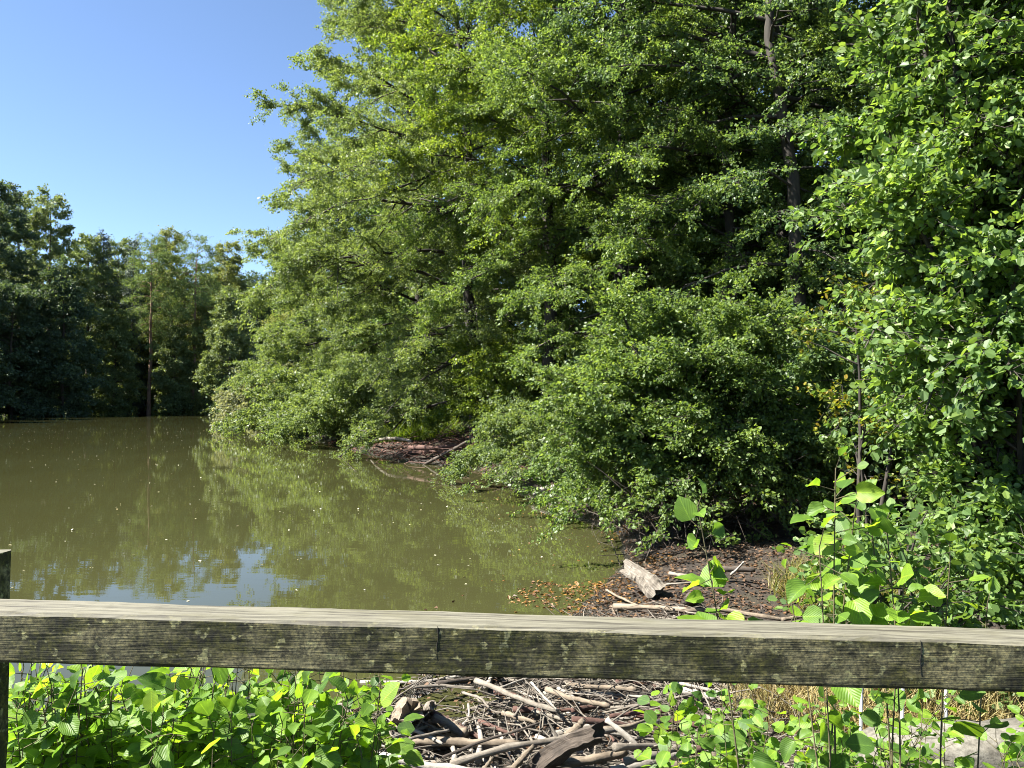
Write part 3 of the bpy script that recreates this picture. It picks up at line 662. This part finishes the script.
# split log
def slog(label,A,B,r,mat,name='split_log',cat='log',k=16,sides=14,rag=.35,gr=None):
    A=np.array(A);B=np.array(B); q=np.linspace(0,1,k); P=A+(B-A)*q[:,None]
    P[:,2]+=.03*np.sin(q*3.1); rr=r*(1.1-.35*q)*(1+.06*np.sin(q*9))
    V,Q,U=tubes((P-A)[None],rr[None],sides); V=V.reshape(k,sides,3)
    rag_=1+rag*np.sin(np.arange(sides)*2.3)*.35+rng.normal(0,.10,sides); V=(P-A)[:,None]+(V-(P-A)[:,None])*rag_[None,:,None]
    d=unit((B-A)[None])[0]; V[-1]+=d*(rng.random((sides,1))*r*1.1); V[0]-=d*(rng.random((sides,1))*r*.5)
    V=V+rng.normal(0,r*.035,V.shape)
    mb=MB(); mb.add(V.reshape(-1,3),Q,U)
    c0=V[0].mean(0)+d*r*1.8; c1=V[-1].mean(0)-d*r*.8
    for ring,c,fl_ in ((V[0],c0,1),(V[-1],c1,-1)):
        vv=np.concatenate([ring,c[None]]); ii=np.arange(sides); jj=np.roll(ii,-1); f=np.stack([ii,jj,np.full(sides,sides)],-1)[:,::fl_]
        mb.add(vv,f,np.zeros((sides+1,2)))
    o=mb.build(name,M[mat],smooth=False); o.location=Vector(A); return tag(o,label,cat,gr)
slog('dark split log standing slanted in the middle of the debris jam',sp(480,282,.05),sp(650,185,.36),.058,'wood_dark')
slog('broken grey stump at the left end of the debris jam beside the pool',sp(75,135,.02),sp(95,120,.24),.085,'wood_tan','tree_stump','stump')
slog('smaller pointed snag right beside the broken grey stump',sp(140,130,.02),sp(160,100,.26),.032,'wood_grey','tree_stump','stump')
# shore logs in the middle
def z4(x,y): return 540+x/3.413, 440+y/3.413
def s4(x,y,z): px,py=z4(x,y); return ong(px,py,max(.0,z-.05))
A_=ong(656,597,0)+np.array([0,0,.08]); slog('broken log with a hollow dark end lying tilted at the shore behind the handrail',A_,A_+np.array([-.24,.20,.17]),.095,'wood_grey','hollow_log','log',sides=16)
slog('small dark stump right of the hollow log',s4(505,555,.03),s4(515,535,.25),.055,'wood_dark','tree_stump','stump')
def ls(label,pts,w,mat,z=.08,zz=None,**k):
    zs=zz or [z]*len(pts); P=[s4(x,y,c) for (x,y),c in zip(pts,zs)]; Yd=np.mean([p[1] for p in P])
    return stick('fallen_branch',label,P,w/3.413/F*Yd*.5,mat,cat='branch',group='branches on the muddy shore',**k)
ls('long brown branch lying along the mud just above the handrail',[(250,563),(430,570),(520,592),(640,580),(820,608)],19,'wood_tan',.10)
ls('crooked pale branch at the water left of the hollow log',[(225,508),(275,530),(335,562)],9,'wood_tan',.10)
ls('thin pale stick behind the hollow log',[(405,492),(470,488),(545,478)],7,'wood_grey',.18)
ls('short bleached stick pointing up right of the single shoot',[(648,457),(670,438),(692,413)],9,'wood_white',zz=[.15,.25,.36])
ls('dark log lying in shade behind the single shoot',[(560,440),(640,436),(730,440)],22,'wood_dark',.2)
ls('forked twig at the waterline below the orange leaves',[(240,560),(255,590),(265,606)],8,'wood_tan',.06,fork=[(.4,(.6,.3,.3),.2)])
ls('grey branch in front of the dark log',[(440,452),(500,462),(545,470)],16,'wood_grey',.16)
ls('brown root curving right of the long branch',[(820,608),(900,596),(960,580)],14,'wood_tan',.12)
for i,(lab,pts,r,mt) in enumerate([
  ('curved pale log at the water below the overhanging bush',[ong(533,494,.1),ong(548,487,.16),ong(562,488,.2)],.07,'wood_white'),
  ('reddish dead branch on the bank, nearest the water',[ong(405,452,.1),ong(435,450,.3),ong(470,456,.2)],.07,'wood_red'),
  ('reddish dead branch on the bank, highest of them',[ong(410,448,.4),ong(440,446,.55),ong(474,445,.4)],.09,'wood_red'),
  ('grey fallen limb at the left end of the red-brown bank',[ong(372,442,.2),ong(390,440,.5),ong(412,441,.45)],.07,'wood_grey'),
  ('dark fallen limb sloping from the red-brown bank into the water',[ong(425,464,.0),ong(450,450,.45),ong(468,441,.9)],.06,'wood_dark')]):
    stick('fallen_branch',lab,pts,r,mt,cat='branch',group='branches on the far part of the bank')
def inpool(x,y): return ((x+.42)/.36)**2+((y-5.52)/.34)**2<1
# the many middle-sized sticks of the jam
for i in range(120):
    x=rg.uniform(-1.05,1.7); y=rg.uniform(4.35,6.6)
    if sdist(np.array([x]),np.array([y]))[0]<-.12 or inpool(x,y): continue
    a=rg.normal(.1,.75); l=rg.uniform(.25,.95); z=max(0,g1(x,y))+rg.uniform(.005,.085); d=np.array([math.cos(a),math.sin(a),rg.normal(0,.10)])
    p=np.array([x,y,z]); nz=rg.normal(0,.06*l,3)*np.array([1,1,.3])
    stick('driftwood_stick','slender weathered stick tangled in the debris jam',[p-d*l/2,p+nz,p+d*l/2],rg.uniform(.007,.024),['wood_grey','wood_white','wood_white','wood_dark','wood_grey','wood_red'][rg.integers(6)],.5,'stick','slender sticks of the debris jam',sides=6,k=9)
# fine twigs
def inpool(x,y): return ((x+.42)/.36)**2+((y-5.52)/.34)**2<1
def twigs(mb,n,xr,yr,zr,lr,rr,rg,tilt=.25,mask=None):
    x=rg.uniform(*xr,n);y=rg.uniform(*yr,n)
    if mask is not None: k=mask(x,y); x,y=x[k],y[k]; n=len(x)
    z=np.maximum(gz(x,y),0)+rg.uniform(*zr,n); a=rg.uniform(0,6.28,n); l=rg.uniform(*lr,n); d=np.stack([np.cos(a),np.sin(a),rg.normal(0,tilt,n)],-1)
    p=np.stack([x,y,z],-1); e=p+d*l[:,None]; mid=(p+e)/2+rg.normal(0,.06,(n,3))*l[:,None]
    r=rg.uniform(*rr,n); add_tubes(mb,np.stack([p,mid,e],1),r[:,None]*np.array([[1,.8,.4]]),4)
tw=MB(); twigs(tw,1800,(-1.1,1.9),(4.2,7.2),(.0,.09),(.12,.5),(.002,.008),rg,.25,lambda x,y:(sdist(x,y)>-.03)&~inpool(x,y)); tag(tw.build('twig_litter',M['wood_grey']),'small grey and brown twigs matted between the driftwood','twigs',kind='stuff')
tw=MB(); twigs(tw,500,(-1.1,1.9),(4.2,7.4),(.0,.07),(.1,.4),(.003,.010),rg,.25,lambda x,y:(sdist(x,y)>-.08)&~inpool(x,y)); tag(tw.build('twig_litter',M['wood_dark']),'dark wet twigs at the bottom of the debris jam','twigs',kind='stuff')
tw=MB(); twigs(tw,420,(1.3,3.6),(10,14),(.05,.9),(.3,1.2),(.003,.010),rg,.8,lambda x,y:sdist(x,y)>-.2); tag(tw.build('brushwood',M['wood_dark']),'tangle of dark dead brushwood under the large rounded bush','brushwood',kind='stuff')
tw=MB(); twigs(tw,260,(-4.5,0),(24,30),(.0,.6),(.4,1.6),(.008,.02),rg,.4,lambda x,y:sdist(x,y)>-.2); tag(tw.build('brushwood',M['wood_red']),'red-brown dead brushwood on the bank below the leaning trunk','brushwood',kind='stuff')
# leaf litter
def litter(name,label,n,xr,yr,size,mat,rg,mask=None,dz=.012,kind='stuff'):
    x=rg.uniform(*xr,n);y=rg.uniform(*yr,n)
    if mask is not None: k=mask(x,y); x,y=x[k],y[k]
    z=np.maximum(gz(x,y),0)+dz; n=len(x); s=rg.uniform(size*.6,size*1.3,n); mb=MB()
    leaves(mb,np.stack([x,y,z],-1),np.stack([rg.normal(0,1,n),rg.normal(0,1,n),rg.normal(0,.25,n)],-1),UP+rg.normal(0,.25,(n,3)),s,s*.7,'far')
    return tag(mb.build(name,M[mat],smooth=False),label,'leaf litter',kind=kind)
litter('leaf_litter','brown dead leaves covering the shady bank behind the mud',45000,(.8,9),(7,22),.05,'litter',rg,lambda x,y:sdist(x,y)>.05)
litter('leaf_litter','red-brown dead leaves on the bank below the leaning trunk',14000,(-9,3),(22,42),.12,'litter_red',rg,lambda x,y:sdist(x,y)>.02)
litter('leaf_litter','fine brown leaf scraps in the debris jam',2500,(-.95,2.4),(4.0,7.8),.035,'litter',rg,lambda x,y:sdist(x,y)>-.1,.03)
def blob(cx,cy,rx,ry): return lambda x,y:(((x-cx)/rx)**2+((y-cy)/ry)**2+.35*np.sin(x*9+y*5)*np.sin(y*7))<.8
p=on(605,598); litter('leaf_litter','orange leaves washed up at the waterline left of the hollow log',1500,(p[0]-1.2,p[0]+1),(p[1]-1.2,p[1]+1.2),.05,'litter_orange',rg,blob(p[0]-.1,p[1]+.1,1.0,.85),.008)
p=on(655,572); litter('leaf_litter','orange leaves behind the hollow log',500,(p[0]-1,p[0]+1),(p[1]-1.2,p[1]+1.2),.05,'litter_orange',rg,blob(p[0],p[1],.4,.5),.02)
p=on(655,535); litter('leaf_litter','rusty leaves below the large rounded bush',900,(p[0]-1.4,p[0]+1.4),(p[1]-1.4,p[1]+1.4),.055,'litter_orange',rg,blob(p[0],p[1],1,.8),.02)
def inside(x,y): return sdist(x,y)<-.05
litter('floating_leaves','pale leaves and specks drifting on the pond',1900,(-38,2),(6,60),.046,'speck',rg,lambda x,y:inside(x,y)&(np.abs(x)<.72*y),.004)
litter('floating_leaves','yellowish leaves drifting in the shallow water near the shore',420,(-3,1.6),(7,20),.04,'litter_orange',rg,lambda x,y:inside(x,y)&(sdist(x,y)>-1.6),.004)

# ------------------------------------------------------------------ grass, fern
def blades(name,label,n,cx,cy,rx,ry,h,w,mat,rg,cat='grass'):
    a=rg.uniform(0,6.28,n); r=np.sqrt(rg.random(n)); x=cx+rx*r*np.cos(a); y=cy+ry*r*np.sin(a)
    k=sdist(x,y)>.02; x,y=x[k],y[k]; n=len(x); z=gz(x,y)-.01
    d=unit(np.stack([rg.normal(0,.45,n),rg.normal(0,.45,n),np.ones(n)],-1)); L=h*rg.uniform(.45,1.2,n)
    sd=unit(np.cross(d,rg.normal(0,1,(n,3)))); p=np.stack([x,y,z],-1); bd=unit(rg.normal(0,1,(n,3))*np.array([1,1,.2]))
    m1=p+d*L[:,None]*.55; tp=p+d*L[:,None]*.95+bd*L[:,None]*.32; W_=w*rg.uniform(.6,1.2,n)[:,None]
    V=np.stack([p-sd*W_/2,p+sd*W_/2,m1+sd*W_*.4,m1-sd*W_*.4,tp+sd*W_*.06,tp-sd*W_*.06],1).reshape(-1,3)
    i=np.arange(n)[:,None]*6; Q=np.concatenate([i+np.array([0,1,2,3]),i+np.array([3,2,4,5])])
    mb=MB(); mb.add(V,Q); return tag(mb.build(name,M[mat],smooth=False),label,cat,kind='stuff')
p=on(850,600,.3); blades('grass','yellow-green grass at the foot of the young alder',1500,p[0]+.15,p[1]+.3,.8,.8,.34,.007,'grass',rg)
p=on(895,720,.2); blades('dry_grass','straw-coloured dry grass under the handrail at right',2600,p[0],p[1]+.25,1.0,.55,.42,.006,'straw',rg)
p=on(425,436,.6); blades('fern','bright light-green ferns on the bank at the foot of the olive alder',1500,p[0]-.3,p[1]+.8,1.9,1.0,.9,.07,'fern',rg,'fern')
p=on(610,476,.5); blades('grass','bright green grass on the bank above the drooping bush',500,p[0],p[1],.5,.5,.7,.03,'fern',rg)

# ------------------------------------------------------------------ concrete block and steel bars
m,nt,b=new_mat('old_concrete'); v=mapped(nt,(1,1,1)); n1=noise(nt,v,7,8,.7); n2=noise(nt,v,45,4,.6)
nt.links.new(mixc(nt,1,ramp(nt,n1,[(.3,(.05,.045,.033)),(.5,(.12,.11,.088)),(.7,(.19,.18,.15))]),ramp(nt,n2,[(.35,(.6,.6,.58)),(.6,(1.05,1.05,1.05))]),'MULTIPLY'),b.inputs['Base Color']); b.inputs['Roughness'].default_value=.9; bump(nt,b,n1,.8,.02)
M['concrete']=m
cb=MB(); a=at(852,735,3.95); e=at(1120,722,3.7)
k=24; q=np.linspace(0,1,k); prof=[]
for th in np.linspace(0,math.pi,13): prof.append((-.17*math.copysign(abs(math.cos(th))**.5,math.cos(th)),.12*abs(math.sin(th))**.6))
prof=np.array([(-.17,-.62)]+prof+[(.17,-.62)]); P=a+(e-a)*q[:,None]; d=unit((e-a)[None])[0]; s_=unit(np.cross(d,UP)[None])[0]
endk=np.sqrt(np.clip(1-np.clip(1-q/.10,0,1)**2,0.02,1))
V=P[:,None]+s_*prof[None,:,0:1]*endk[:,None,None]+UP*(prof[None,:,1:2]*np.where(prof[None,:,1:2]>0,endk[:,None,None],1)-.10)+rng.normal(0,.004,(k,len(prof),3))
idx=np.arange(k*len(prof)).reshape(k,-1); Q=np.stack([idx[:-1,:-1],idx[1:,:-1],idx[1:,1:],idx[:-1,1:]],-1).reshape(-1,4)
cb.add(V.reshape(-1,3)-a,Q); o=cb.build('concrete_block',M['concrete']); o.location=Vector(a); tag(o,'rounded grey concrete block in the bottom right corner','concrete block')
m,nt,b=new_mat('galvanised_steel'); n1=noise(nt,mapped(nt,(1,1,1)),14,4)
nt.links.new(ramp(nt,n1,[(.3,(.42,.44,.45)),(.6,(.62,.64,.65)),(.75,(.36,.33,.28))]),b.inputs['Base Color']); b.inputs['Metallic'].default_value=.35; b.inputs['Roughness'].default_value=.5
M['steel']=m
Ys=4.35; tr=empty('trash_rack',at(860,735,Ys),'pale steel grating standing behind the leaves under the handrail','grating')
A0=at(860,735,Ys)
def bar(name,p,q_,w,h,mat):
    mb=MB(); beam(mb,np.array(p)-A0,np.array(q_)-A0,w,h,6,rough=.0004,bev=.003); mb.build(name,M[mat],tr,smooth=False)
m,nt,b=new_mat('dark_steel'); n1=noise(nt,mapped(nt,(1,1,1)),10,4); nt.links.new(ramp(nt,n1,[(.3,(.06,.065,.07)),(.7,(.13,.135,.14))]),b.inputs['Base Color']); b.inputs['Roughness'].default_value=.55; M['dark_steel']=m
bar('post',at(779,790,Ys),at(779,664,Ys),.05,.05,'dark_steel')
for px in (796,816,856,897,940): bar('bar',at(px,780,Ys+.02),at(px+ (0 if px<850 else 3),672,Ys+.02),.025,.012,'steel')
bar('crossbar',at(772,772,Ys+.05),at(990,770,Ys+.05),.03,.03,'steel')
bar('bar',at(752,800,Ys-.1),at(754,745,Ys-.1),.028,.012,'steel')

# ------------------------------------------------------------------ light, sky, camera
EL,AZ=math.radians(49),math.radians(97)      # sun to the left and slightly behind the camera
sd=Vector((-math.sin(AZ)*math.cos(EL),math.cos(AZ)*math.cos(EL),math.sin(EL)))
sun=bpy.data.lights.new('sun','SUN'); sun.energy=5; sun.angle=math.radians(.53); sun.color=(1,.955,.87)
so=bpy.data.objects.new('sun',sun); COL.objects.link(so); so.rotation_euler=sd.to_track_quat('Z','Y').to_euler(); so.location=(0,0,60)
w=bpy.data.worlds.new('World'); C.world=w; w.use_nodes=True; nt=w.node_tree
sky=nt.nodes.new('ShaderNodeTexSky'); sky.sky_type='NISHITA'; sky.sun_disc=False; sky.sun_elevation=EL; sky.sun_rotation=-AZ
sky.air_density=1.0; sky.dust_density=0; sky.air_density=.85; sky.ozone_density=2.0; sky.altitude=1500
bg=nt.nodes['Background']; bg.inputs[1].default_value=.057; nt.links.new(sky.outputs[0],bg.inputs[0])
cam=bpy.data.cameras.new('camera'); co=bpy.data.objects.new('camera',cam); COL.objects.link(co); C.camera=co
cam.sensor_width=36; cam.lens=36*F/1024; cam.clip_end=3000; cam.clip_start=.05
co.location=(0,0,EYE); co.rotation_euler=(math.radians(90)+math.atan((HY-384)/F),0,0)
C.view_settings.view_transform='Standard'; C.view_settings.look='None'; C.view_settings.exposure=2.22; C.view_settings.gamma=1; C.view_settings.use_curve_mapping=False
cy=C.cycles; cy.max_bounces=8; cy.diffuse_bounces=5; cy.glossy_bounces=2; cy.transmission_bounces=3; cy.transparent_max_bounces=4
cy.pixel_filter_type='BLACKMAN_HARRIS'; cy.filter_width=1.0; cy.use_denoising=True; cy.denoiser='OPENIMAGEDENOISE'; cy.caustics_reflective=False; cy.caustics_refractive=False; cy.sample_clamp_indirect=4
print('faces', sum(len(m.polygons) for m in bpy.data.meshes))
